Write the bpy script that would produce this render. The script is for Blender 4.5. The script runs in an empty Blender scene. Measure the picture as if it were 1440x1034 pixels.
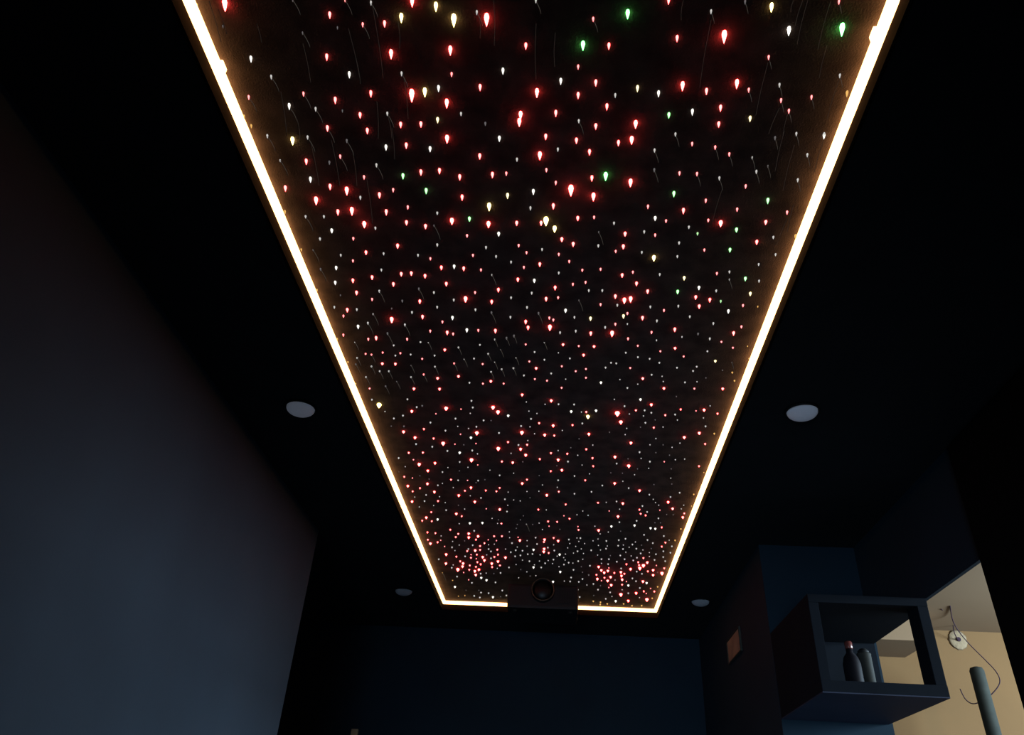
import bpy, bmesh, math, random
from mathutils import Vector, Matrix

random.seed(4)
C = bpy.context.scene.collection
scene = bpy.context.scene

# ---------------------------------------------------------------- camera, world, large lights, exposure
EYE = 1.40                 # camera height above the floor
F_PX, CX, CY = 1060.0, 720.0, 517.0
ROT = Matrix(((0.99738339, -0.0177552, 0.0700794),
              (0.04872917, -0.55095406, -0.8331117),
              (0.05340259, 0.83434668, -0.54864723)))
cam_data = bpy.data.cameras.new('camera')
cam_data.sensor_fit = 'HORIZONTAL'; cam_data.sensor_width = 36.0
cam_data.lens = F_PX / 1440.0 * 36.0
cam_data.clip_start = 0.02
cam = bpy.data.objects.new('camera', cam_data); C.objects.link(cam)
cam.matrix_world = Matrix.Translation((0, 0, EYE)) @ ROT.to_4x4()
scene.camera = cam

world = bpy.data.worlds.new('night'); scene.world = world
world.use_nodes = True
world.node_tree.nodes['Background'].inputs[0].default_value = (0.3, 0.45, 0.7, 1)
world.node_tree.nodes['Background'].inputs[1].default_value = 0.02

def area_light(name, loc, direction, sx, sy, watts, col):
    d = bpy.data.lights.new(name, 'AREA'); d.shape = 'RECTANGLE'; d.size = sx; d.size_y = sy
    d.energy = watts; d.color = col
    o = bpy.data.objects.new(name, d); C.objects.link(o)
    o.location = loc; o.rotation_euler = Vector(direction).to_track_quat('-Z', 'Y').to_euler()
    return o
# added area lights at made-up windows: side for the left wall, rear for fill
area_light('side_room_fill', (3.56, 2.7, 2.26), (-1, 0.0, -0.10), 2.3, 0.58, 250, (0.60, 0.82, 1.0))
rear = area_light('rear_fill', (-0.45, -1.52, 1.15), (0.24, 1, -0.06), 1.3, 1.1, 15, (0.50, 0.74, 1.0))
rear.data.spread = math.radians(60)

vs = scene.view_settings
vs.view_transform = 'Standard'; vs.look = 'None'; vs.gamma = 1.0; vs.exposure = 0.0
vs.use_curve_mapping = False

# ---------------------------------------------------------------- helpers
def ray(px, py):
    return ROT @ Vector((px - CX, -(py - CY), -F_PX))
def on_z(px, py, z):       # pixel -> point on the horizontal plane z (world)
    r = ray(px, py); return Vector((0, 0, EYE)) + r * ((z - EYE) / r.z)
def on_y(px, py, y):
    r = ray(px, py); return Vector((0, 0, EYE)) + r * (y / r.y)
def view_depth(p):
    return -((ROT.transposed() @ (Vector(p) - Vector((0, 0, EYE)))).z)

def mat(name, col, rough=0.7, metal=0.0, noise=0.0, nscale=8.0, bump=0.0, bscale=120.0, spec=0.5, emit=None, estr=0.0):
    m = bpy.data.materials.new(name); m.use_nodes = True
    nt = m.node_tree; b = nt.nodes['Principled BSDF']
    b.inputs['Base Color'].default_value = (*col, 1); b.inputs['Roughness'].default_value = rough
    b.inputs['Metallic'].default_value = metal; b.inputs['Specular IOR Level'].default_value = spec
    tc = nt.nodes.new('ShaderNodeTexCoord')
    if noise > 0:
        n = nt.nodes.new('ShaderNodeTexNoise'); n.inputs['Scale'].default_value = nscale; n.inputs['Detail'].default_value = 5
        nt.links.new(tc.outputs['Object'], n.inputs['Vector'])
        r = nt.nodes.new('ShaderNodeValToRGB')
        r.color_ramp.elements[0].position = 0.3; r.color_ramp.elements[1].position = 0.7
        r.color_ramp.elements[0].color = (*[c * (1 - noise) for c in col], 1)
        r.color_ramp.elements[1].color = (*[min(1, c * (1 + noise)) for c in col], 1)
        nt.links.new(n.outputs['Fac'], r.inputs['Fac']); nt.links.new(r.outputs['Color'], b.inputs['Base Color'])
    if bump > 0:
        n2 = nt.nodes.new('ShaderNodeTexNoise'); n2.inputs['Scale'].default_value = bscale; n2.inputs['Detail'].default_value = 3
        nt.links.new(tc.outputs['Object'], n2.inputs['Vector'])
        bp = nt.nodes.new('ShaderNodeBump'); bp.inputs['Strength'].default_value = bump; bp.inputs['Distance'].default_value = 0.003
        nt.links.new(n2.outputs['Fac'], bp.inputs['Height']); nt.links.new(bp.outputs['Normal'], b.inputs['Normal'])
    if emit:
        b.inputs['Emission Color'].default_value = (*emit, 1); b.inputs['Emission Strength'].default_value = estr
    return m

def emitter(name, col):
    m = bpy.data.materials.new(name); m.use_nodes = True
    nt = m.node_tree; nt.nodes.clear()
    k = max(col)
    e = nt.nodes.new('ShaderNodeEmission'); e.inputs[0].default_value = (col[0]/k, col[1]/k, col[2]/k, 1); e.inputs[1].default_value = k
    o = nt.nodes.new('ShaderNodeOutputMaterial'); nt.links.new(e.outputs[0], o.inputs[0])
    return m

def add_box(bm, x0, x1, y0, y1, z0, z1):
    v = [bm.verts.new((x, y, z)) for z in (z0, z1) for y in (y0, y1) for x in (x0, x1)]
    for f in ((0, 2, 3, 1), (4, 5, 7, 6), (0, 1, 5, 4), (2, 6, 7, 3), (0, 4, 6, 2), (1, 3, 7, 5)):
        bm.faces.new([v[i] for i in f])
def add_lathe(bm, prof, seg=32, axis='Z', origin=(0, 0, 0), cap=True):
    o = Vector(origin); rings = []
    for r, h in prof:
        ring = []
        for i in range(seg):
            a = 2 * math.pi * i / seg; c, s = r * math.cos(a), r * math.sin(a)
            p = (c, s, h) if axis == 'Z' else ((c, h, s) if axis == 'Y' else (h, c, s))
            ring.append(bm.verts.new(o + Vector(p)))
        rings.append(ring)
    for A, B in zip(rings, rings[1:]):
        for i in range(seg):
            bm.faces.new((A[i], A[(i + 1) % seg], B[(i + 1) % seg], B[i]))
    if cap:
        bm.faces.new(rings[0]); bm.faces.new(rings[-1])
    bmesh.ops.recalc_face_normals(bm, faces=bm.faces[:])
def add_tube(bm, pts, rad, seg=8):
    pts = [Vector(p) for p in pts]; rings = []
    for i, p in enumerate(pts):
        t = (pts[min(i + 1, len(pts) - 1)] - pts[max(i - 1, 0)]).normalized()
        u = t.cross(Vector((0.13, 0.31, 0.94)));
        if u.length < 1e-4: u = t.cross(Vector((1, 0, 0)))
        u.normalize(); w = t.cross(u)
        rr = rad[i] if isinstance(rad, (list, tuple)) else rad
        rings.append([bm.verts.new(p + (u * math.cos(2 * math.pi * k / seg) + w * math.sin(2 * math.pi * k / seg)) * rr) for k in range(seg)])
    for A, B in zip(rings, rings[1:]):
        for k in range(seg): bm.faces.new((A[k], A[(k + 1) % seg], B[(k + 1) % seg], B[k]))
    bm.faces.new(rings[0][::-1]); bm.faces.new(rings[-1])
def smooth_path(ctrl, n=10):
    P = [Vector(p) for p in ctrl]; P = [P[0]] + P + [P[-1]]; out = []
    for i in range(1, len(P) - 2):
        for k in range(n):
            t = k / n
            out.append(0.5 * ((2 * P[i]) + (P[i+1] - P[i-1]) * t + (2*P[i-1] - 5*P[i] + 4*P[i+1] - P[i+2]) * t*t + (-P[i-1] + 3*P[i] - 3*P[i+1] + P[i+2]) * t**3))
    out.append(P[-2]); return out
def obj(name, bm, m, parent=None, smooth=False, bevel=0.0):
    me = bpy.data.meshes.new(name)
    if bevel > 0:
        bmesh.ops.bevel(bm, geom=bm.edges[:], offset=bevel, segments=2, affect='EDGES', profile=0.7)
    bm.to_mesh(me); bm.free()
    for mm in (m if isinstance(m, (list, tuple)) else [m]): me.materials.append(mm)
    if smooth:
        for p in me.polygons: p.use_smooth = True
    o = bpy.data.objects.new(name, me); C.objects.link(o)
    if parent: o.parent = parent
    return o
def box_obj(name, boxes, m, parent=None, bevel=0.0):
    bm = bmesh.new()
    for b in boxes: add_box(bm, *b)
    return obj(name, bm, m, parent, bevel=bevel)
def tag(o, label=None, cat=None, group=None, kind=None):
    for k, v in (('label', label), ('category', cat), ('group', group), ('kind', kind)):
        if v: o[k] = v
    return o
def struct(name, boxes, m, label=None):
    o = box_obj(name, boxes, m); tag(o, label, None, None, 'structure'); return o
def thing(name, label, cat, loc=(0, 0, 0), group=None):
    o = bpy.data.objects.new(name, None); C.objects.link(o); o.location = loc; o.empty_display_size = 0.1
    return tag(o, label, cat, group)

# ---------------------------------------------------------------- dimensions (metres, floor at z = 0)
CEIL = EYE + 1.30
X_L, X_R, Y_REAR, Y_BACK = -1.182, 1.345, -1.60, 5.20
TX0, TX1, TY0, TY1 = -0.745, 0.598, -0.70, 4.735        # opening of the ceiling tray
TRAY = 0.050                                            # tray depth
HEAD = EYE + 0.897                                      # head of the doorway
DY0, DY1 = 2.42, 3.44                                   # doorway jambs
JOG = 0.915                                             # face of the thick far right wall

# ---------------------------------------------------------------- materials
M = dict(
    ceil=mat('ceiling_paint', (0.010, 0.011, 0.012), 0.8, noise=0.15, bump=0.15, spec=0.2),
    navy=mat('navy_wall_paint', (0.035, 0.051, 0.071), 0.75, noise=0.08, nscale=3, bump=0.12, spec=0.25),
    black=mat('black_wall_paint', (0.010, 0.011, 0.011), 0.9, noise=0.1, bump=0.1, spec=0.1),
    back=mat('back_wall_paint', (0.0045, 0.0155, 0.026), 0.85, noise=0.1, nscale=3, bump=0.1, spec=0.2),
    shade_sheet=mat('shade_black', (0.004, 0.004, 0.004), 1.0, bump=0.4, bscale=300, spec=0.02),  # near-black for the sheet that imitates the unlit near wall
    tray=mat('tray_side_paint', (0.0080, 0.0046, 0.0036), 0.95, noise=0.2, nscale=30, spec=0.02),
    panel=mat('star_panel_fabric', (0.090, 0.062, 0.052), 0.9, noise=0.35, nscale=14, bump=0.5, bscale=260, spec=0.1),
    carpet=mat('blue_grey_carpet', (0.12, 0.14, 0.18), 1.0, noise=0.2, nscale=60, bump=0.6, bscale=400, spec=0.1),
    beige=mat('beige_plaster', (0.158, 0.086, 0.034), 0.85, noise=0.06, nscale=2.5, bump=0.08, bscale=40, spec=0.2),
    beigec=mat('pale_ceiling_paint', (0.195, 0.125, 0.070), 0.85, noise=0.04, nscale=2.5, spec=0.2),
    cab=mat('cabinet_navy_lacquer', (0.007, 0.009, 0.0125), 0.9, noise=0.1, nscale=6, spec=0.05),
    under=mat('navy_bounce_lit', (0.030, 0.036, 0.058), 0.7, noise=0.08, nscale=6, spec=0.1),  # lighter navy, floor bounce on the cabinet underside put into the colour
    plastic=mat('black_plastic', (0.006, 0.006, 0.0065), 0.6, noise=0.1, nscale=40, spec=0.2),
    lens=mat('lens_glass', (0.004, 0.003, 0.003), 0.35, spec=0.15),
    ring=mat('bronze_ring', (0.07, 0.045, 0.025), 0.6, metal=0.3),
    frost=mat('frosted_diffuser_glow', (0.80, 0.82, 0.90), 0.6, noise=0.03, nscale=40, spec=0.3, emit=(0.85, 0.88, 1.0), estr=0.035),  # faint glow added so the near lenses look better lit
    frostd=mat('frosted_diffuser_dark', (0.42, 0.43, 0.46), 0.7, noise=0.03, nscale=40, spec=0.2),  # darker copy of the diffuser, dimmer light on the far lenses painted in
    bezel=mat('black_bezel', (0.006, 0.006, 0.006), 0.7, spec=0.2),
    white=mat('white_plaster', (0.23, 0.165, 0.095), 0.9, noise=0.12, nscale=60, bump=0.8, bscale=90),
    wire=mat('violet_cable', (0.03, 0.015, 0.025), 0.7, spec=0.1),
    pole=mat('grey_painted_steel', (0.030, 0.033, 0.028), 0.8, noise=0.15, nscale=20, spec=0.1),
    wood=mat('pale_wood', (0.35, 0.27, 0.15), 0.8, noise=0.2, nscale=20),
    frame=mat('window_frame_white', (0.6, 0.6, 0.6), 0.5, noise=0.03),
    pic=mat('picture_orange', (0.26, 0.18, 0.11), 0.7, noise=0.35, nscale=9),
    bottle=mat('dark_bottle_glass', (0.006, 0.005, 0.007), 0.6, noise=0.1, spec=0.06),
    tin=mat('grey_brushed_tin', (0.022, 0.022, 0.019), 0.7, metal=0.0, noise=0.15, nscale=30, spec=0.08),
    cap=mat('red_cap', (0.10, 0.025, 0.02), 0.25),
    led=emitter('warm_led_diffuser', (5.4, 2.9, 1.1)),
    strand=emitter('fibre_side_glow', (0.045, 0.040, 0.034)),
    strandf=emitter('fibre_faint_glow', (0.018, 0.014, 0.012)),
)
STAR = {
    'r1': (3.6, 0.72, 0.72), 'r3': (10.0, 0.95, 0.92), 'r5': (24.0, 1.5, 1.4),
    'w1': (0.62, 0.60, 0.56), 'w3': (1.5, 1.45, 1.3), 'w5': (3.0, 2.9, 2.6),
    'g1': (0.55, 1.0, 0.45), 'g3': (0.95, 3.2, 0.95), 'g5': (1.8, 14.0, 2.6),
    'y1': (0.9, 0.8, 0.4), 'y3': (2.4, 2.0, 0.95), 'y5': (7.5, 5.8, 1.8),
    'o1': (0.9, 0.5, 0.14), 'd1': (0.13, 0.12, 0.12)}
STAR_M = {k: emitter('star_' + k, v) for k, v in STAR.items()}

# ---------------------------------------------------------------- the room
struct('floor', [(-1.9, 3.7, -1.7, 5.3, -0.1, 0.0)], M['carpet'], 'blue-grey carpeted floor of the cinema room')
struct('ceiling', [(-1.9, TX0, Y_REAR - .1, Y_BACK + .1, CEIL, CEIL + .16), (TX1, 1.36, Y_REAR - .1, Y_BACK + .1, CEIL, CEIL + .16),
                   (TX0, TX1, Y_REAR - .1, TY0, CEIL, CEIL + .16), (TX0, TX1, TY1, Y_BACK + .1, CEIL, CEIL + .16),
                   (TX0, TX1, TY0, TY1, CEIL + .10, CEIL + .16)], M['ceil'], 'black ceiling framing the lit tray')
w = 0.008
struct('trim_1', [(TX0, TX0 + w, TY0, TY1, CEIL - .003, CEIL + TRAY), (TX1 - w, TX1, TY0, TY1, CEIL - .003, CEIL + TRAY),
                  (TX0 + w, TX1 - w, TY0, TY0 + w, CEIL - .003, CEIL + TRAY), (TX0 + w, TX1 - w, TY1 - w, TY1, CEIL - .003, CEIL + TRAY)],
       M['tray'], 'dark edging board around the ceiling tray')
struct('wall_left', [(X_L - .1, X_L, Y_REAR, 3.45, 0, CEIL)], M['navy'], 'navy painted wall opposite the doorway')
struct('wall_alcove', [(-1.9, -1.8, 3.35, Y_BACK, 0, CEIL), (-1.8, X_L - .1, 3.35, 3.449, 0, CEIL)], M['black'], 'black walls of the alcove past the navy wall')
struct('wall_back', [(-1.9, JOG, Y_BACK, Y_BACK + .1, 0, CEIL)], M['back'], 'dark wall behind the projector')
struct('wall_right', [(X_R, X_R + .015, Y_REAR, DY0, 0, CEIL), (X_R, X_R + .015, DY0, DY1, HEAD, CEIL),
                      (JOG, X_R + .015, DY1, Y_BACK + .1, 0, CEIL)], M['back'], 'dark wall with the doorway to the beige room')
WX0, WX1, WZ0, WZ1 = -1.10, 0.20, 0.6, 1.7              # opening of the added rear window
struct('wall_rear', [(X_L - .1, WX0, Y_REAR - .1, Y_REAR, 0, CEIL), (WX1, X_R + .015, Y_REAR - .1, Y_REAR, 0, CEIL),
                     (WX0, WX1, Y_REAR - .1, Y_REAR, 0, WZ0), (WX0, WX1, Y_REAR - .1, Y_REAR, WZ1, CEIL)], M['back'], 'dark wall behind the viewer with an added window')
def window(name, axis, a0, a1, z0, z1, pos, label):
    t = 0.04; boxes = []
    for (p, q, r, s) in ((a0, a0 + t, z0, z1), (a1 - t, a1, z0, z1), (a0 + t, a1 - t, z0, z0 + t), (a0 + t, a1 - t, z1 - t, z1), ((a0 + a1) / 2 - t / 2, (a0 + a1) / 2 + t / 2, z0 + t, z1 - t)):
        boxes.append((p, q, pos - .03, pos + .03, r, s) if axis == 'x' else (pos - .03, pos + .03, p, q, r, s))
    return struct(name, boxes, M['frame'], label)
window('added_window_1', 'x', WX0, WX1, WZ0, WZ1, Y_REAR - .05, 'white framed window added in the rear wall for its light')  # unseen window, added to hold the rear fill light

# the beige side room beyond the doorway
SZ = EYE + 1.25
struct('wall_side_room_back', [(X_R + .02, 3.7, 4.57, 4.67, 0, SZ)], M['beige'], 'beige wall seen through the doorway')
struct('wall_side_room_right', [(3.6, 3.7, 0.4, 1.5, 0, SZ), (3.6, 3.7, 3.9, 4.57, 0, SZ), (3.6, 3.7, 1.5, 3.9, 0, 1.94), (3.6, 3.7, 1.5, 3.9, 2.58, SZ)], M['beige'], 'beige wall with the added side room window')
struct('wall_side_room_front', [(X_R + .02, 3.7, 0.3, 0.4, 0, SZ)], M['beige'], 'beige near wall of the side room')
struct('ceiling_side_room', [(X_R + .02, 3.7, 0.3, 4.67, SZ, SZ + .1)], M['beigec'], 'pale ceiling of the beige side room')
struct('trim_2', [(X_R + .02, 1.95, 4.20, 4.57, EYE + 1.09, SZ)], M['beigec'], 'boxed beam under the side room ceiling')
window('added_window_2', 'y', 1.5, 3.9, 1.94, 2.58, 3.65, 'white framed window added to the side room for its light')  # unseen high window, added and placed to grade light on the left wall
pl = bpy.data.lights.new('side_room_lamp', 'POINT'); pl.energy = 20; pl.color = (1.0, 0.80, 0.55); pl.shadow_soft_size = 0.12
po = bpy.data.objects.new('side_room_lamp', pl); C.objects.link(po); po.location = (2.75, 2.2, SZ - .35)

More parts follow.
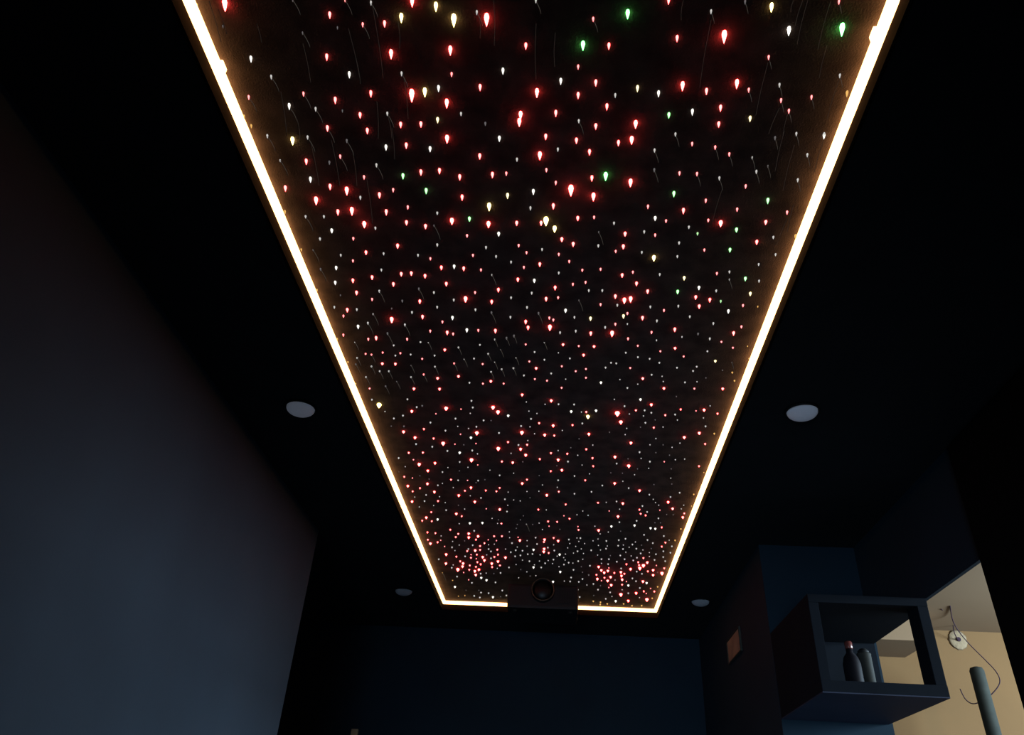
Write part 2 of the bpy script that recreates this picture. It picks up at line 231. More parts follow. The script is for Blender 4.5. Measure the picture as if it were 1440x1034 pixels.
# star picks read from the photograph: "#x0 y0 zoom" then "x y colour+size[t = loose tail]"
STAR_DATA = '''
#250 0 5.442
360 40 r5;148 45 o2;345 205 d1;955 255 d1t;1163 118 r3;1222 215 d1;560 455 w3;715 592 w2t;543 748 r2t;853 817 w3t;1140 440 r3;962 722 r2t;1055 838 w2t;1205 770 r3;1313 575 w3;1145 985 r3t;1395 885 r3;508 895 o2;525 968 o2;1260 852 d1;1280 5 r1t;880 5 d1t
#500 0 5.442
118 25 w2t;55 192 r2t;222 185 r3;433 20 r4;350 140 y4;615 55 y4;752 160 y5;1003 155 r5;928 98 w2t;1380 8 w2t;1303 355 r3;725 390 r4;272 418 r4;735 572 r2;352 567 w2t;1128 547 w3;117 720 r3;430 735 r5;530 710 y4;635 680 w3;953 672 r3;698 795 r4;1388 715 r4;35 882 r3;243 873 w2t;345 958 r3;500 955 r3;628 922 y3;807 875 w2;993 950 d2;1263 885 r4;1253 940 r4;90 1005 r3
#750 0 5.442
1035 10 r3;722 112 g4;458 150 r2t;1360 92 w2t;380 352 g4;578 355 r3;343 515 r2;1100 297 r3;210 625 w3;478 637 r3;30 715 r4;343 733 r3;627 733 w2;797 680 y3;958 720 w3;1142 662 r4;1325 702 r3;563 820 r3;172 870 r3;348 930 w2t;478 970 r3;783 955 r4;1037 885 g3;1217 860 w3
#1000 0 5.442
100 285 r5;260 18 d2t;462 60 y4;595 240 w4;1002 230 g5;978 18 r2t;440 442 r2t;197 645 r4;288 692 r2t;523 655 w2t;535 772 r2t;595 853 r2t;72 830 r3;58 955 r3;298 912 y3;768 748 r2t;985 583 w2t;1085 720 o3;5 100 w3;652 1028 w2t;865 1030 w2
#330 180 5.442
250 65 w2t;443 102 y4;558 75 w2t;710 10 r2t;1015 28 r3;858 102 d2t;1158 152 w3;1313 138 r3;808 222 r2t;548 260 r3;348 252 w1t;1085 288 w2t;725 268 d2;580 398 w3;388 465 r3;990 380 r2;1288 372 g3;730 453 r3;858 485 r4;1213 478 r2;623 560 r4;962 537 w2;1108 518 r3;790 648 r3;897 640 r4;1325 610 r2;1160 648 r3;385 645 o2;683 682 w2;543 682 w2t;992 743 r4;1315 728 r3;1077 770 w2;743 790 w3;653 852 w2;908 850 r2;600 937 d1t;812 977 w2;1005 957 r3;1140 965 w2;1247 907 r3;1403 977 w2;905 1020 r2;510 935 o2
#580 180 5.442
265 88 r4;135 165 w3;665 85 w3;1020 70 r3;1255 100 r3;515 220 r3;800 245 w2;975 215 r4;1113 168 w2;1355 188 r3;65 343 r3;207 332 r3;362 380 r3;612 362 r3;718 352 r2;1025 325 r2;1097 423 r2;1373 388 r3;105 485 g3;380 535 r3;728 522 y3;925 492 w3;1213 482 r5;1385 530 r4;587 607 y4;903 617 w2;1078 602 r3;190 655 w2;302 717 r4;436 700 g3;100 757 r3;582 742 r4;798 732 r3;985 732 r3;1022 718 y5;1088 777 y4;1265 695 r3;1390 687 r2;165 750 d1t;418 828 r2;660 815 w3;1143 857 r3;190 898 w2;813 903 r2;1230 893 r3;563 918 w2;873 957 r2;992 933 w2;43 975 w2;137 1003 r2;463 978 r2;640 987 w2;1120 970 r2;1200 1025 r2
#830 180 5.442
216 118 r3;317 97 r4;652 52 w2t;780 125 r2;492 175 w2t;490 325 d2t;683 350 r2;817 355 r2t;118 373 g4;308 423 r4;640 508 g3;13 388 r3;25 528 r4;442 605 r2;713 637 r3;497 695 w3;580 715 r2;30 687 r2;182 732 w2;267 815 r3;413 798 w2;497 823 r2;755 762 w2;65 800 d1t;62 905 w2;253 912 r3;195 947 r2;395 955 w2;487 1000 y4;680 883 w2;667 987 w2
#980 180 5.442
598 80 d2t;762 48 r2t;973 65 w3;140 152 r2t;248 205 r2t;423 230 w1t;845 210 w2t;455 338 w2t;543 295 d1t;772 402 w2t;172 388 w2t;373 450 r2;68 560 r2;543 560 g3;308 627 r2;690 650 r2;87 710 r2;182 735 r4;527 725 r3;303 783 g3;5 812 g2;585 840 w2;755 833 o3;458 877 r3;57 937 r2;253 937 g3;602 972 w2
#420 360 5.442
327 5 w2;168 105 d2t;287 95 w3;415 42 r2t;280 208 w3;415 192 r3;140 265 o2;320 303 d1;443 285 r3;562 168 r3;633 110 w2;785 142 r3;862 137 r3;725 220 r3;967 157 r3;1007 25 r2;1092 93 r3;1190 85 w3;1263 100 r3;1395 110 r2;617 272 w2t;920 255 d2t;1035 283 w2;1130 218 r3;562 335 r2;793 348 d2;927 352 r3;1350 283 r2;1187 340 w2;1277 335 r4;273 395 w2;372 417 r3;445 413 w2;343 463 r2;570 447 w1t;712 405 d1;867 435 w2;1060 395 w2;1353 415 w2;712 493 r4;948 470 r3;1177 477 w3;1100 508 r2;455 545 w3;530 517 w2t;342 608 r2;295 640 o2;813 530 w2t;1007 578 r2;1137 590 r3;1182 600 r2;1287 572 w3;1375 573 r2;680 597 d2t;533 640 r2;593 632 r3;830 640 r2;932 662 w2;993 665 w1t;430 663 w1t;727 687 w2;1118 722 r3;1223 703 w2t;1387 683 w2;512 752 r2;557 758 r2t;643 742 r2;740 765 w2;778 747 r2;857 757 w2;1040 765 w2;447 783 w2t;437 832 d2t;377 815 o2;640 828 r3;740 830 r3;945 790 r2;1267 793 w1t;1342 788 w2;557 848 w2t;860 840 d1t;1043 850 w2t;1190 825 r2t;620 885 w2t;690 885 w2t;957 910 r2t;1063 940 r3;1223 925 r3;515 930 w2t;860 930 w2t;750 963 d1t;1307 973 w2;435 980 o2;543 1017 r2;882 1020 r3;1078 1022 r3;665 1000 d2t;1408 830 r2;1410 980 r2
#670 360 5.442
150 8 w2;265 50 w2;35 110 r2;363 90 r2;485 68 r3;712 53 r3;630 133 w2;810 112 r2;950 105 r2;118 147 w1t;317 185 r3;443 193 w3;168 263 r3;602 247 r3;738 220 r2;835 205 r2;860 268 w2;963 268 w2;1115 152 r3;1197 127 r2;1225 215 r3;265 323 w2;423 287 w2;533 333 r3;625 322 r2;117 355 r3;387 397 w2;785 343 d1t;682 422 w3;1063 313 r3;1132 345 r4;1180 335 r4;1078 380 w2;950 375 r2;1310 275 r3;115 437 d2t;260 472 w2;475 442 d2t;558 478 r2;588 493 r2;377 508 r3;395 552 r3;750 473 w2;873 483 y3;562 552 r4;640 590 w2;760 578 w2;875 597 r3;145 577 r3;985 550 w2;1063 525 r2;1125 465 y3;1155 443 r2;1038 598 r4;1155 523 w1;140 642 w1t;230 632 d2t;287 615 d2t;520 665 w1t;377 680 r2;663 682 r3;783 692 r2;900 697 r3;1160 637 r2;1235 690 r2;185 720 d1t;90 752 w2t;445 738 w2;627 743 w1;820 762 r3;1143 743 w2;303 782 w1t;140 815 w1t;405 810 r2;520 797 w2;715 787 w2;50 833 r2;193 870 w2t;283 862 w2t;457 863 r3;653 847 r2;760 885 r2;838 868 r2;988 857 w2;1030 820 w2;1070 825 w2;1177 860 r2;112 890 w2t;363 917 w2;572 902 w2;447 945 r2;540 957 r2;683 945 w1;838 935 r2;953 973 w3;1098 948 w1;110 963 r3;53 980 w2;208 980 r2;652 1012 r2;1155 1013 w2
#880 360 5.442
55 127 r2;213 20 y5;395 8 w2;260 145 w2;83 215 r3;168 275 r3;35 335 r4;447 173 y3;697 137 r2;793 125 w2;1017 68 w2;1147 2 w1;793 183 w1t;915 178 g3;1020 195 w2;560 247 w3;397 278 g3;692 270 w2;953 293 y3;535 320 r3;643 340 r3;727 350 g2;562 390 r3;402 387 w2;188 393 w2;292 420 r2;897 382 r2;1010 390 o1;785 427 w3;12 443 r2;128 478 r3;238 500 w2;490 468 w2;12 522 w2;375 567 r3;670 520 w2;885 545 r2;825 595 r3;197 588 r2;553 600 d2;430 622 w1;18 637 r2;235 648 w1;643 637 w2;732 660 r2;93 690 r2;820 705 r2;377 710 r3;265 732 r2;625 732 w2;932 693 o1;5 743 w2;93 777 w2;183 790 w2;443 772 r2;257 820 w2;685 808 y3;812 817 d1t;945 788 o2;35 860 r2;543 850 w2;392 858 w2;515 883 w2;740 877 d1;815 895 o2;198 912 w2;130 942 r3;278 923 w1;613 935 d1;453 970 w2;545 965 w1;287 963 w1;92 983 w1;832 958 o2;12 1013 w2;292 1017 r3;525 1018 r2;742 1020 r3
#500 540 5.442
108 38 w2;125 123 w2;180 168 y5;225 213 w1;232 20 d1t;447 42 r3;645 43 r3;397 120 w2;468 180 w2;510 170 d2;430 213 r3;693 192 r4;807 195 r1;887 132 w2;897 183 w2;980 5 r2;1275 87 r3;293 267 w2;363 245 w2;1052 185 r4;1090 220 r4;1168 247 w3;1307 140 w1;1327 210 w1;878 227 w1;615 230 r1;273 325 d1;370 327 d2;573 298 w2;765 268 w2;980 282 w2;1037 282 d1;1343 270 w2;1388 228 w1;367 370 r3;523 348 r2;688 360 w2;782 327 w1;865 343 w1;925 330 w2;1267 325 w2;1335 330 w1;1405 303 r2;928 380 r4;1098 378 w2;1273 377 r4;1370 383 w1;455 415 r3;597 420 r2;803 387 r1;883 415 w3;463 463 w2;587 483 w2;670 460 r4;760 463 r1;922 458 r1;1167 448 r2;1318 435 w1;1313 468 r2;1247 470 w2;828 468 d1;703 515 w2;407 530 r2;515 528 r2;797 530 w3;893 512 w2;1092 500 r4;1263 503 r3;933 537 w1;330 570 w2;1190 533 w1;1302 548 r3;443 582 r1;487 620 r4;608 610 r3;797 600 w2;887 587 r4;935 622 r1;1120 597 r2;1203 605 r3;1410 578 r2;380 635 w1;707 642 w1;860 640 w1;1280 598 d1;553 668 r3;665 677 w2;1028 662 w1;1103 702 w2;1210 685 w1;492 705 d1;795 667 d1;332 675 d1;373 713 r2;435 722 r1;563 730 d1;730 735 r2;785 740 w2;857 740 r1;938 742 w2;922 758 d1;990 735 d1;1275 765 r3;1312 735 r2;400 785 r3;550 768 r3;630 778 w2;665 763 w1;748 795 w1;883 797 r3;493 800 r2;437 825 r2;603 830 r3;837 820 r2;997 818 r2;1103 798 r2;1078 825 r2;1168 830 w1;1312 825 w1;1403 823 w1;540 852 w2;453 868 w1;643 865 w1;790 857 r3;878 858 w1;960 875 w2;1143 885 w2;1210 890 w1;1260 897 w1;1335 873 d1
#750 540 5.442
215 33 w2;518 2 w1;720 33 w2;798 3 w2;1000 37 r3;1232 38 r2;137 132 r3;90 158 w1;193 158 w2;312 160 w2;620 120 w1;820 123 w3;903 163 r3;698 173 w2;290 215 w3;368 217 w1;405 217 r2;480 208 w3;418 255 y4;643 232 r5;670 297 r4;735 232 w1;785 205 r2;852 205 w2;903 223 w2;843 247 w1;1010 242 r2;1085 237 w2;1103 278 w1;1128 198 r2;1245 208 r1;1307 203 r3;1353 170 w1;1302 262 w1;1410 230 r2;1095 98 d1;28 228 w1;45 303 r2;152 323 r3;300 318 r2;375 305 w2;858 300 w2;922 337 r2;993 332 w1;933 277 d1;1318 327 w2;1385 383 o2;1270 380 r3;1155 413 r3;820 333 d1;715 342 w1;703 390 w1;222 358 w1;10 383 w1;87 395 r3;160 398 r2;425 388 r3;583 372 d1;350 422 d1;938 420 w1;747 455 r3;455 470 w1;893 468 w1;1122 455 w1;993 468 d1;1062 487 w1;1315 462 r2;405 503 r2;287 490 d1;190 512 w1;135 532 r2;260 537 r2;813 525 w2;938 528 d1;340 548 w1;1042 547 d1;453 570 r2;625 563 r3;50 578 w2;825 572 w1;190 585 r3;725 575 d1;1087 582 w1;1158 577 w1;265 597 w2;638 612 w2;892 597 w2;1002 597 r1;373 623 w1;458 632 r2;180 628 d1;730 632 r4;797 652 d1;883 648 w1;1055 652 d1;1268 632 r2;133 670 r2;218 663 r3;430 690 w1;593 682 d1;682 685 d1;775 697 w1;1305 680 o1;315 707 w2;45 703 d1;1052 723 w1;190 740 w2;397 740 r2;685 747 w1;622 765 r3;70 775 w1;528 780 w2;923 772 d1;1060 768 d1;183 793 w1;42 823 w1;195 827 r2;730 800 w2;813 820 r3;445 828 w2;315 843 w2;103 855 r3;888 850 w2;1050 868 w2;1120 835 w2;1228 848 o2;918 885 w1;935 910 w1;1032 908 r3;248 925 r2;495 912 r2;558 908 w1;637 902 w2;685 918 r3;835 937 w2;960 930 w1
#560 690 6.081
120 10 r2;310 15 r3;240 40 w3;143 57 r1;118 98 r3;355 55 w1;225 93 w2;340 92 r2;180 142 w1;402 105 w1;303 130 w1;520 45 r3;570 8 w2;617 47 w1;707 67 w2;655 100 r3;752 5 r3;840 10 r2;940 15 w1;912 77 w3;985 83 w1;1043 90 w2;1100 8 w1;1203 8 w1;410 170 w2;283 187 r2;515 128 d1;568 160 w1;937 128 w1;868 165 r3;930 182 w2;753 158 r1;240 235 r3;205 260 r2;287 265 r2;337 250 w3;497 203 r3;543 222 r2;803 240 w1;857 252 d1;850 283 w1;882 285 r2;613 283 w3;720 280 w3;522 285 w1;1070 218 d1;1045 252 d1;1198 165 r2;1128 65 d1;1018 292 d1;1010 325 d1;1097 290 w1t;1150 292 d1;1205 280 w1;1233 335 w1;250 360 r2;318 367 r2;445 337 r2;367 390 w1;650 347 w2;513 373 r2;492 400 r2;603 372 r3;603 405 r3;683 395 r3;665 422 r2;770 423 r1;820 393 r2;840 430 r1;887 393 r2;950 355 w1;953 405 w1;1025 402 r1;1040 430 r3;1102 430 w1;1175 405 w2;253 423 r2;275 457 r3;337 445 r2;363 427 r1;465 437 w1;568 432 d1;397 480 r1;522 468 w1;460 488 w2;637 470 w2;700 477 r2;737 453 r2;773 465 w1;822 460 w1;973 452 w2;1102 477 w1;1187 460 w2;485 515 w1;600 503 w2;590 520 r2;658 517 r3;700 510 r2;773 503 w2;793 523 w2;847 508 r2;918 502 w1;963 530 w2;1005 513 w2;1018 485 w1;1063 517 w2;1157 510 w3;1148 545 w2;410 550 r3;623 550 r1;672 550 r2;757 552 w1;853 550 r2;1045 557 w2;1000 565 w2;1108 547 w2;1213 552 w1;497 568 r2;572 565 w2;622 577 r2;668 585 r1;722 573 r3;793 582 w2;822 570 r2;917 577 r3;347 590 w2;530 607 r2;555 627 r3;550 653 r3;408 628 r3;470 638 w1;458 663 w2;612 643 r2;677 615 r2;705 633 r2;737 600 r3;853 610 r3;800 628 r3;803 657 r2;870 643 r2;1063 597 w1;1122 607 w2;1208 605 w1;1008 635 w1;1157 660 w3;1165 637 w1;1223 660 w2;947 660 w2;847 667 w1;510 680 r4;607 680 r2;665 655 r2;690 680 r3;560 703 r1;655 693 r3;663 725 r3;705 713 w2;710 750 w3;752 708 w1;875 707 w2;1048 678 d1;1100 697 w1;818 712 d1;503 738 w2;755 770 w3;630 792 w2;603 765 r1;832 788 w2;485 827 w3;1030 748 w1;1177 730 w1;1128 733 d1;890 857 w2;708 875 w2;773 880 w2;650 903 w2;698 917 w2;810 915 w3;925 900 w2;580 855 d1;690 855 d1;875 910 d1;378 705 o1t;465 770 o1;515 905 o1;570 900 o1
#760 690 5.745
50 40 r3;148 12 r2;273 28 w3;413 13 w2;803 5 r3;880 35 w1;1128 20 w2;1240 32 o2;205 115 r2;467 102 r2;532 97 d1;617 90 w3;667 107 r4;910 73 w2;928 100 w1;1053 53 w2;1030 97 r3;47 158 w1;342 167 w1;385 202 w1;555 167 r1;640 152 w1;823 127 w2;800 157 r2;862 175 w2;810 190 r2;850 203 r2;953 123 w1;965 160 r1;1068 150 r3;1162 187 r2;1150 220 r3;1220 127 o1;1158 120 w1;1138 150 w1;1020 195 d1;1073 197 d1;190 205 r1;295 197 w1;235 230 r2;135 255 r2;62 252 r2;70 290 r1;627 213 r3;638 258 w2;777 247 w2;953 227 w2;925 262 d1;970 263 d1;303 293 r1;308 320 r2;440 290 w1;573 293 w3;470 325 r3;548 337 w1;482 352 w1;760 285 w3;648 330 d1;890 307 w3;928 312 w3;980 300 r2;15 317 w1;157 315 d1;1135 313 o2;837 360 w2;997 370 w2;1088 405 o2;107 385 r2;143 410 r3;33 400 r3;230 398 w2;295 385 w1;323 387 w2;310 413 w1;237 430 w1;357 430 w1;425 408 w1;465 393 w1;533 410 w2;633 403 w2;687 392 w2;865 402 w2;1010 423 r2;1040 403 w1;767 417 w1;743 438 w2;908 427 w2;28 418 r2;107 440 w1;60 463 w2;30 475 r3;112 487 w2;27 497 r3;67 507 r2;220 465 w1;285 453 w1;330 473 w1;300 493 w2;468 445 w1;540 450 w1;628 448 w2;670 442 w1;817 443 d1;980 455 r2;1062 453 w2;410 485 w2;530 472 w2;485 482 w1;667 475 w2;717 460 w1;775 472 w2;828 482 w1;895 470 d1;993 493 w2;1050 505 w2;348 510 w1;155 520 w3;135 532 w1;202 515 w1;188 543 w1;267 507 w1;462 523 w1;690 500 w1;645 527 w2;733 530 w1;810 510 w2;880 503 w1;933 517 w2;880 535 w1;565 527 d1;105 560 w2;63 567 w1;200 563 w1;342 557 w1;305 573 w2;228 585 w2;262 588 w1;38 590 w2;98 592 w1;190 600 w2;493 557 w2;553 557 w2;680 557 w2;617 577 w2;750 567 w2;780 545 w2;832 548 r2;790 582 r2;863 585 r3;922 563 w2;992 540 w2;1008 573 w2;493 590 w1;547 597 w2;400 610 w2;470 620 r3;695 598 r2;797 605 r2;832 610 r4;803 632 r4;937 607 r1;728 638 r3;1000 630 r2;553 627 r1;652 632 w2;150 617 w1;7 622 w2;267 643 w2;330 617 d1;160 660 w3;340 662 d1;492 648 r3;515 667 r3;545 652 r3;597 668 r2;650 663 r3;678 675 r2;655 693 r3;567 702 r3;517 707 r2;543 732 r3;460 718 r3;453 683 r2;390 685 d2;778 657 w2;868 655 r2;910 647 r3;982 673 r4;910 687 r3;945 663 d1;820 675 w2;248 705 w2;340 717 w2;102 740 w3;193 733 w1;240 737 w2;310 740 w2;603 725 w1;743 712 w2;660 723 r3;493 730 r1;772 735 w2;828 738 r3;858 750 w3;695 737 r1;572 767 r3;428 757 w2;375 765 w1;485 770 d1;660 763 r2;710 770 w3;553 785 r1;305 803 w1;465 803 w2;660 803 w1;803 790 w2;947 780 o2;890 793 r1;920 818 r2;835 817 r2;855 833 r1;563 825 w2;710 832 w2;773 833 r3;650 845 r4;578 857 w1;317 863 w2;430 850 d1;800 867 w1;860 885 r4;903 873 o2;528 877 w2;608 897 w3;710 895 r3;427 897 o2;485 905 o2;483 923 o2;540 918 o2;672 918 o2;740 933 o2;818 932 o2
'''

# ---------------------------------------------------------------- star ceiling
ZP = CEIL + TRAY
sp = thing('star_panel', 'black star ceiling panel with red, white and green fibre points', 'star ceiling', (0, 0, ZP))
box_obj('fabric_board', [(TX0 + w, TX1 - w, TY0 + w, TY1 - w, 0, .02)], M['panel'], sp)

def teardrop(m, slim):
    bm = bmesh.new(); seg = 8; L = slim
    prof = [(0.80, 0.0), (1.0, -0.22 * L), (0.72, -0.52 * L), (0.28, -0.84 * L)]
    rings = [[bm.verts.new((r * math.cos(2 * math.pi * i / seg), r * math.sin(2 * math.pi * i / seg), h)) for i in range(seg)] for r, h in prof]
    tip = bm.verts.new((0, 0, -L))
    for v in bm.verts: v.co.y -= v.co.z * (0.9 if L > 2 else 0.3)      # the fibre ends lean down the room
    for A, B in zip(rings, rings[1:]):
        for i in range(seg): bm.faces.new((A[i], B[i], B[(i + 1) % seg], A[(i + 1) % seg]))
    for i in range(seg): bm.faces.new((rings[-1][i], tip, rings[-1][(i + 1) % seg]))
    me = bpy.data.meshes.new('fibre_star'); bm.to_mesh(me); bm.free(); me.materials.append(m)
    return me
STARS = []
for block in STAR_DATA.strip().split('#')[1:]:
    head, body = block.strip().split('\n', 1)
    ox, oy, k = map(float, head.split())
    for e in body.replace('\n', '').split(';'):
        a, b, c = e.split()
        x, y = ox + float(a) / k, oy + float(b) / k
        if any(abs(x - s[0]) < 2.2 and abs(y - s[1]) < 2.2 for s in STARS): continue
        STARS.append((x, y, c[0], int(c[1]), c.endswith('t')))
PXW = {1: 1.7, 2: 2.5, 3: 3.5, 4: 4.8, 5: 6.6}
STARS.sort(key=lambda s: -s[3] * 1000 + s[1])
cache = {}
rest_v, rest_f, rest_m, rest_keys = [], [], [], sorted(STAR_M)
sbm = bmesh.new()                                       # strands of the small stars
made = 0
for (x, y, c, s, tail) in STARS:
    tier = 'd1' if c == 'd' else ('o1' if c == 'o' else c + ('5' if s >= 4 else '3' if s == 3 else '1'))
    if c == 'r' and y > 560: tier = 'r5' if s >= 3 else ('r3' if s == 2 else 'r1')
    p0 = on_z(x, y, ZP)
    rad = PXW[s] * (0.55 if y < 350 else 0.5 if y < 650 else 0.44) * view_depth(p0) / F_PX
    slim = 3.3 if y < 160 else (2.9 if y < 300 else (2.3 if y < 480 else 1.8))
    hang = rad * slim
    p = on_z(x, y, ZP - 0.45 * hang); p.y -= 0.45 * hang * (0.9 if slim > 2 else 0.3)
    if not (TX0 + .025 < p.x < TX1 - .025 and p.y < TY1 - .02): 
        p.x = min(max(p.x, TX0 + .034), TX1 - .034); p.y = min(p.y, TY1 - .03)
    key = (tier, slim)
    if key not in cache: cache[key] = teardrop(STAR_M[tier], slim)
    me = cache[key]
    pts = None
    if tail:
        q = min(1.0, max(0.0, (x - 330) / 780)); g = 1.0 if y < 330 else (0.8 if y < 470 else 0.55)
        dx, dy = (11 - 7.5 * q) * g, (18 - 4 * q) * g
        ctrl = [(x, y), (x + dx * .55, y + dy * .45), (x + dx * .9, y + dy * .85), (x + dx * 1.05, y + dy * 1.15)]
        pts = [on_z(a, b, ZP - 0.004) for a, b in ctrl]
        pts[0].z = p.z + ZP - p.z - hang * .5
        rr = 0.42 * view_depth(p) / F_PX
    if made < 300:
        made += 1
        o = bpy.data.objects.new('fibre_star', me); C.objects.link(o); o.parent = sp
        o.location = (p.x, p.y, 0.0); o.scale = (rad, rad, rad)
        if pts:
            b2 = bmesh.new(); base = Vector((p.x, p.y, ZP))
            add_tube(b2, [(v - base) / rad for v in pts], [rr / rad, rr / rad, .8 * rr / rad, .4 * rr / rad], 5)
            obj('fibre_strand', b2, M['strand'], o)
    else:
        n = len(rest_v)
        for v in me.vertices: rest_v.append((p.x + v.co.x * rad, p.y + v.co.y * rad, v.co.z * rad))
        for f in me.polygons: rest_f.append([n + i for i in f.vertices]); rest_m.append(rest_keys.index(tier))
        if pts: add_tube(sbm, [v - Vector((0, 0, ZP)) for v in pts], [rr, rr, .8 * rr, .4 * rr], 5)
# the board goes on over the viewer's head with the same mix of points
for _ in range(75):
    tier = random.choice(('r1', 'r1', 'r3', 'r3', 'w1', 'w1', 'w3', 'y3', 'g3', 'd1'))
    me = cache.get((tier, 3.3)) or cache.setdefault((tier, 3.3), teardrop(STAR_M[tier], 3.3))
    x, y, rad = random.uniform(TX0 + .06, TX1 - .06), random.uniform(TY0 + .06, 0.70), random.uniform(.0016, .0032)
    n = len(rest_v)
    for v in me.vertices: rest_v.append((x + v.co.x * rad, y + v.co.y * rad, v.co.z * rad))
    for f in me.polygons: rest_f.append([n + i for i in f.vertices]); rest_m.append(rest_keys.index(tier))
me = bpy.data.meshes.new('small_fibre_stars'); me.from_pydata(rest_v, [], rest_f)
for k in rest_keys: me.materials.append(STAR_M[k])
me.polygons.foreach_set('material_index', rest_m); me.update()
so = bpy.data.objects.new('small_fibre_stars', me); C.objects.link(so); so.parent = sp; tag(so, kind='stuff')
tag(obj('short_fibre_strands', sbm, M['strand'], sp), kind='stuff')
# long loose fibre strands lying along the board (pixel picks turned into points on the board)
LONG = [(294,1,311,59),(307,13,319,48),(361,33,368,60),(426,61,437,116),(490,40,506,110),(395,129,403,186),(418,168,422,195),(524,9,539,110),
 (560,31,562,68),(500,79,507,118),(674,24,675,53),(694,0,695,64),(568,110,574,167),(754,33,754,112),(546,164,551,195),(530,143,532,195),
 (781,46,780,94),(961,0,958,28),(1000,28,984,123),(1116,0,1112,17),(1129,0,1118,37),(1136,0,1121,62),(1168,2,1150,70),(1163,64,1152,110),
 (1080,88,1063,162),(1180,112,1163,167),(1096,152,1081,188),(1108,160,1101,190),(437,200,449,261),(466,197,478,261),(496,213,502,261),
 (551,180,555,224),(516,253,524,314),(1103,184,1090,241),(1117,204,1101,268),(1158,197,1145,242),(1107,307,1092,345),(1116,288,1107,327),(1016,265,1002,312)]
for (xa, ya, xb, yb) in LONG:
    a, b = on_z(xa, ya, ZP - .003), on_z(xb, yb, ZP - .003)
    mid = (a + b) / 2 + Vector((0.002 if xa < 740 else -0.002, 0, -0.002))
    bm = bmesh.new(); r0 = 0.40 * view_depth(a) / F_PX
    add_tube(bm, [v - Vector((0, 0, ZP)) for v in smooth_path([a, mid, b], 3)], r0, 5)
    obj('loose_fibre_strand', bm, M['strandf'], sp)

# ---------------------------------------------------------------- LED tube round the tray
led = thing('led_strip', 'glowing warm white LED tube running around the ceiling tray', 'LED strip', (0, 0, CEIL))
def led_profile(bm, x0, x1, y0, y1, z0, z1, ch):
    loop = lambda i, z: [(x0 + i, y0 + i, z), (x1 - i, y0 + i, z), (x1 - i, y1 - i, z), (x0 + i, y1 - i, z)]
    t = 0.018
    rings = [loop(0, z1), loop(0, z0 + ch), loop(ch, z0), loop(t - ch, z0), loop(t, z0 + ch), loop(t, z1)]
    R = [[bm.verts.new(p) for p in r] for r in rings]
    for A, B in zip(R, R[1:] + R[:1]):
        for i in range(4): bm.faces.new((A[i], A[(i + 1) % 4], B[(i + 1) % 4], B[i]))
    bmesh.ops.recalc_face_normals(bm, faces=bm.faces[:])
bm = bmesh.new(); led_profile(bm, TX0 + w, TX1 - w, TY0 + w, TY1 - w, .029, .047, .005)
obj('diffuser_tube', bm, M['led'], led)
for (px, py) in ((313, 96), (1232, 50)):
    p = on_z(px, py, CEIL + .035)
    side = -1 if px < 700 else 1
    xc = (TX0 + w + .019) if side < 0 else (TX1 - w - .019)
    box_obj('tube_connector', [(xc - .006, xc + .006, p.y - .012, p.y + .012, .026, .047)], M['led'], led, bevel=.003)

# ---------------------------------------------------------------- downlights
def downlight(px, py, label, lens='frost'):
    p = on_z(px, py, CEIL - .004)
    t = thing('downlight', label, 'downlight', (p.x, p.y, CEIL), 'downlights beside the ceiling tray')
    t.rotation_euler = (0, 0, 0)
    bm = bmesh.new(); add_lathe(bm, [(.050, -.001), (.0565, -.001), (.0565, -.006), (.053, -.009), (.050, -.007), (.050, -.001)], 40, cap=False)
    obj('trim_ring', bm, M['bezel'], t, smooth=True)
    bm = bmesh.new(); add_lathe(bm, [(.049, .0), (.049, -.008), (.044, -.012), (.030, -.015), (.012, -.0165), (.002, -.017)], 40)
    o = obj('diffuser', bm, M[lens], t, smooth=True)
    n = Vector((-p.x * .10, -p.y * .05 - .06, -1)).normalized()
    o.rotation_euler = Vector((0, 0, -1)).rotation_difference(n).to_euler()
    return t
downlight(423, 574, 'round grey downlight over the navy wall side, before the alcove')
downlight(1128, 579, 'round grey downlight in the ceiling beside the doorway')
downlight(568, 831, 'dim round downlight at the alcove end of the ceiling', 'frostd')
downlight(985, 846, 'dim round downlight near the small orange picture', 'frostd')

# ---------------------------------------------------------------- projector
PX, PYF = -0.098, 4.10
pj = thing('projector', 'black projector hanging under the far end of the star ceiling', 'projector', (PX, PYF, EYE + 1.15))
bm = bmesh.new(); add_box(bm, -.192, .192, 0, .31, 0, .132); obj('body', bm, M['plastic'], pj, bevel=.014)
bm = bmesh.new(); add_lathe(bm, [(.066, .02), (.066, -.012), (.062, -.020), (.057, -.020), (.056, .0)], 48, 'Y', (0, 0, .098)); lb = obj('lens_barrel', bm, M['plastic'], pj, smooth=True)
bm = bmesh.new(); add_lathe(bm, [(.0625, -.020), (.0615, -.0245), (.0575, -.0245), (.0565, -.020), (.0625, -.020)], 48, 'Y', (0, 0, .098), cap=False); obj('lens_ring', bm, M['ring'], lb, smooth=True)
bm = bmesh.new(); add_lathe(bm, [(.055, -.004), (.045, -.011), (.028, -.016), (.010, -.018), (.001, -.0182)], 40, 'Y', (0, 0, .098)); obj('lens_glass', bm, M['lens'], lb, smooth=True)
for sx in (-.15, .15):
    bm = bmesh.new(); add_lathe(bm, [(.014, 0), (.016, -.004), (.015, -.012), (.010, -.014)], 20, 'Z', (sx, .04, .001)); obj('foot', bm, M['bezel'], pj, smooth=True)
for k in range(6):
    box_obj('vent_slat', [(.09 + .013 * k, .097 + .013 * k, -.003, .004, .03, .105)], M['bezel'], pj)
bm = bmesh.new(); add_box(bm, -.07, .07, .10, .24, .132, .140); obj('mount_plate', bm, M['plastic'], pj, bevel=.003)
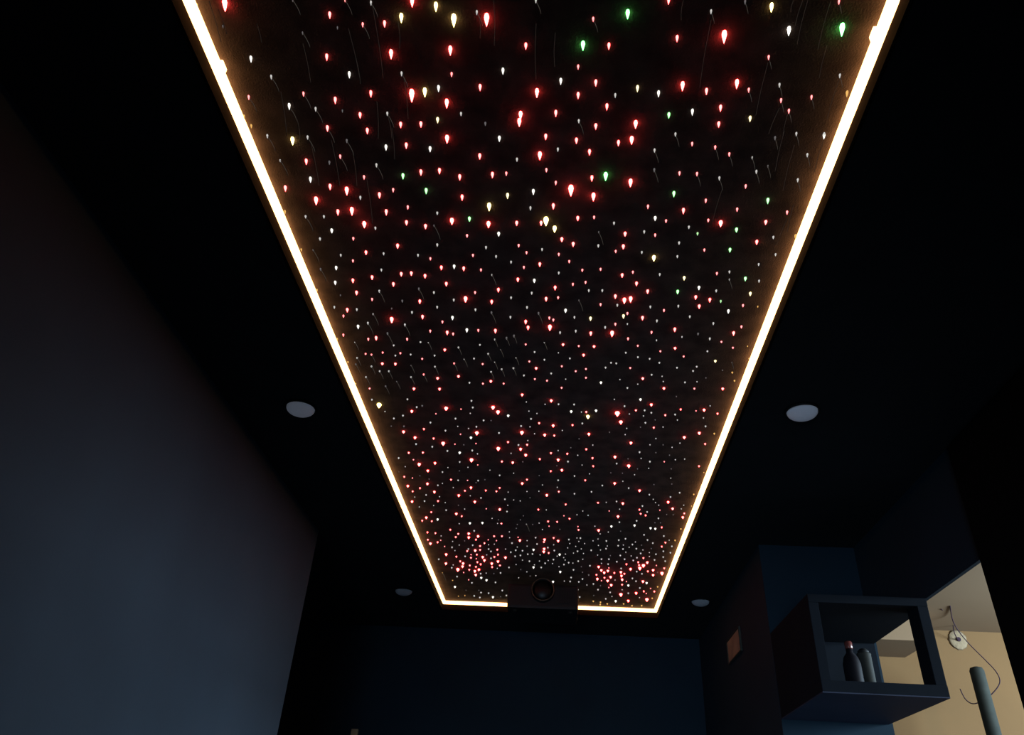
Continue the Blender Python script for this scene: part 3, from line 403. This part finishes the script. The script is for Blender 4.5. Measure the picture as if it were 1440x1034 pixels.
bm = bmesh.new(); add_lathe(bm, [(.016, .138), (.016, .192), (.040, .193), (.040, .1995)], 24, 'Z', (0, .17, 0)); obj('mount_post', bm, M['plastic'], pj)

# ---------------------------------------------------------------- open cabinet hanging in the doorway
CB0, CB1 = EYE + .553, EYE + .897
cb = thing('open_cabinet', 'dark open-sided hanging cabinet in the doorway to the beige room', 'cabinet', (0, 0, CB0))
hh = CB1 - CB0
box_obj('bottom_board', [(JOG, 1.343, 2.86, 3.438, .004, .042)], M['cab'], cb, bevel=.002)
box_obj('underside_bounce', [(JOG, 1.343, 2.861, 3.438, 0, .004)], M['under'], cb)  # thin paler slab standing in for bounced light from below
box_obj('top_board', [(JOG, 1.343, 2.86, 3.438, hh - .030, hh)], M['cab'], cb, bevel=.002)
box_obj('side_panel', [(JOG, JOG + .036, 2.862, 3.438, .042, hh - .03)], M['cab'], cb, bevel=.002)
box_obj('post', [(1.306, 1.343, 2.862, 2.955, .042, hh - .03)], M['cab'], cb, bevel=.002)
box_obj('back_panel', [(JOG + .036, 1.343, 3.42, 3.438, .042, hh - .03)], M['cab'], cb)
# bottle and tin standing inside the cabinet
def bottle(x, y, z):
    t = thing('bottle', 'dark bottle with a red cap standing in the open cabinet', 'bottle', (x, y, z))
    bm = bmesh.new(); add_lathe(bm, [(.030, 0), (.033, .006), (.033, .115), (.026, .140), (.013, .158), (.012, .178)], 28); obj('glass', bm, M['bottle'], t, smooth=True)
    bm = bmesh.new(); add_lathe(bm, [(.0135, .172), (.0145, .176), (.0145, .196), (.012, .200)], 24); obj('cap', bm, M['cap'], t, smooth=True)
bottle(1.125, 3.12, CB0 + .042)
t = thing('tin', 'slim grey tin beside the dark bottle in the cabinet', 'tin', (1.192, 3.16, CB0 + .042))
bm = bmesh.new(); add_lathe(bm, [(.026, 0), (.027, .004), (.026, .008), (.026, .160), (.027, .164), (.024, .168)], 28); obj('can', bm, M['tin'], t, smooth=True)
bm = bmesh.new(); add_lathe(bm, [(.020, .167), (.021, .175), (.012, .184), (.002, .186)], 24); obj('lid', bm, M['bezel'], t, smooth=True)

# ---------------------------------------------------------------- wall pieces
ap = thing('shade_panel', 'tall matte black sheet standing in for shade on the wall before the doorway', 'shade panel', (X_R - .001, 1.4, 0.002))
box_obj('shade_face', [(-.022, -.008, -1.0, 1.0, .02, CEIL - .02)], M['shade_sheet'], ap, bevel=.003)  # added black sheet, shade on the near right wall put into its colour
box_obj('backing_board', [(-.008, 0, -1.0, 1.0, .0, CEIL - .006)], M['shade_sheet'], ap)
pc = thing('picture', 'small orange-brown picture hanging on the dark wall past the cabinet', 'picture', (JOG, 4.15, EYE + 1.01))
box_obj('frame', [(-.012, -.001, -.165, .165, -.060, -.054), (-.012, -.001, -.165, .165, .054, .060), (-.012, -.001, -.165, -.158, -.054, .054), (-.012, -.001, .158, .165, -.054, .054)], M['pole'], pc)
box_obj('print', [(-.007, -.001, -.158, .158, -.054, .054)], M['pic'], pc)

# pale batten leaning in the alcove
b0 = on_y(491, 1018, 5.0)
bt = thing('wooden_batten', 'pale wooden batten leaning on the dark wall beside the alcove', 'batten', (b0.x, 5.0, 0))
bm = bmesh.new(); add_box(bm, -.022, .022, -.012, .012, 0, b0.z); bmesh.ops.rotate(bm, cent=(0, 0, 0), matrix=Matrix.Rotation(-.085, 3, 'X'), verts=bm.verts[:])
obj('stick', bm, M['wood'], bt, bevel=.005)

# ---------------------------------------------------------------- side room things
pr = on_y(1347, 900, 4.566)
bm = bmesh.new(); seg = 28; ctr = bm.verts.new((0, -.008, 0)); rings = []
for fr, d in ((.5, -.009), (.85, -.006), (1.0, -.0005)):
    rings.append([bm.verts.new((fr * (.052 + random.uniform(-.003, .003)) * math.cos(2 * math.pi * i / seg), d + random.uniform(-.001, .0), fr * (.056 + random.uniform(-.003, .003)) * math.sin(2 * math.pi * i / seg))) for i in range(seg)])
for i in range(seg): bm.faces.new((ctr, rings[0][i], rings[0][(i + 1) % seg]))
for A, B in zip(rings, rings[1:]):
    for i in range(seg): bm.faces.new((A[i], B[i], B[(i + 1) % seg], A[(i + 1) % seg]))
bm.faces.new(rings[-1]); bmesh.ops.recalc_face_normals(bm, faces=bm.faces[:])
rt = thing('plaster_patch', 'rough white plaster patch on the beige wall', 'plaster patch', (pr.x, 4.569, pr.z))
obj('plaster', bm, M['white'], rt, smooth=True)
bm = bmesh.new(); add_lathe(bm, [(.012, -.016), (.012, -.007), (.004, -.007)], 20, 'Y'); obj('cable_outlet', bm, M['wire'], rt)
# loose cable hanging from the side room ceiling
yc = 4.30
top = on_z(1336, 852, SZ)
path = [Vector((top.x, top.y, SZ - .001))] + [on_y(a, b, yy) for a, b, yy in ((1339, 870, 4.28), (1346, 885, 4.32), (1362, 905, 4.34), (1385, 928, 4.34), (1400, 944, 4.33), (1406, 957, 4.32), (1402, 968, 4.32), (1388, 982, 4.34), (1370, 990, 4.38), (1358, 984, 4.40), (1350, 969, 4.40))]
bm = bmesh.new(); add_tube(bm, smooth_path(path, 6), .0027, 6)
hc = tag(obj('loose_cable', bm, M['wire'], smooth=True), 'thin violet cable looping down from the side room ceiling', 'cable', 'cables in the side room')
bm = bmesh.new(); add_tube(bm, smooth_path([(top.x - .02, top.y + .06, SZ - .001), on_y(1338, 872, 4.42), on_y(1342, 890, 4.48), on_y(1347, 900, 4.55)], 6), .0027, 6)
tag(obj('short_cable', bm, M['wire'], smooth=True), 'short violet cable running from the ceiling into the plaster patch', 'cable', 'cables in the side room')
# grey post
pb = on_y(1372, 938, 4.2)
gp = thing('standing_post', 'grey steel post standing in front of the beige wall', 'post', (pb.x, 4.2, 0))
bm = bmesh.new(); add_lathe(bm, [(.034, .012), (.034, pb.z - .02), (.028, pb.z - .006), (.010, pb.z)], 28); obj('shaft', bm, M['pole'], gp, smooth=True)
bm = bmesh.new(); add_lathe(bm, [(.12, 0.001), (.12, .008), (.10, .012), (.036, .014)], 36); obj('base_plate', bm, M['pole'], gp, smooth=True)
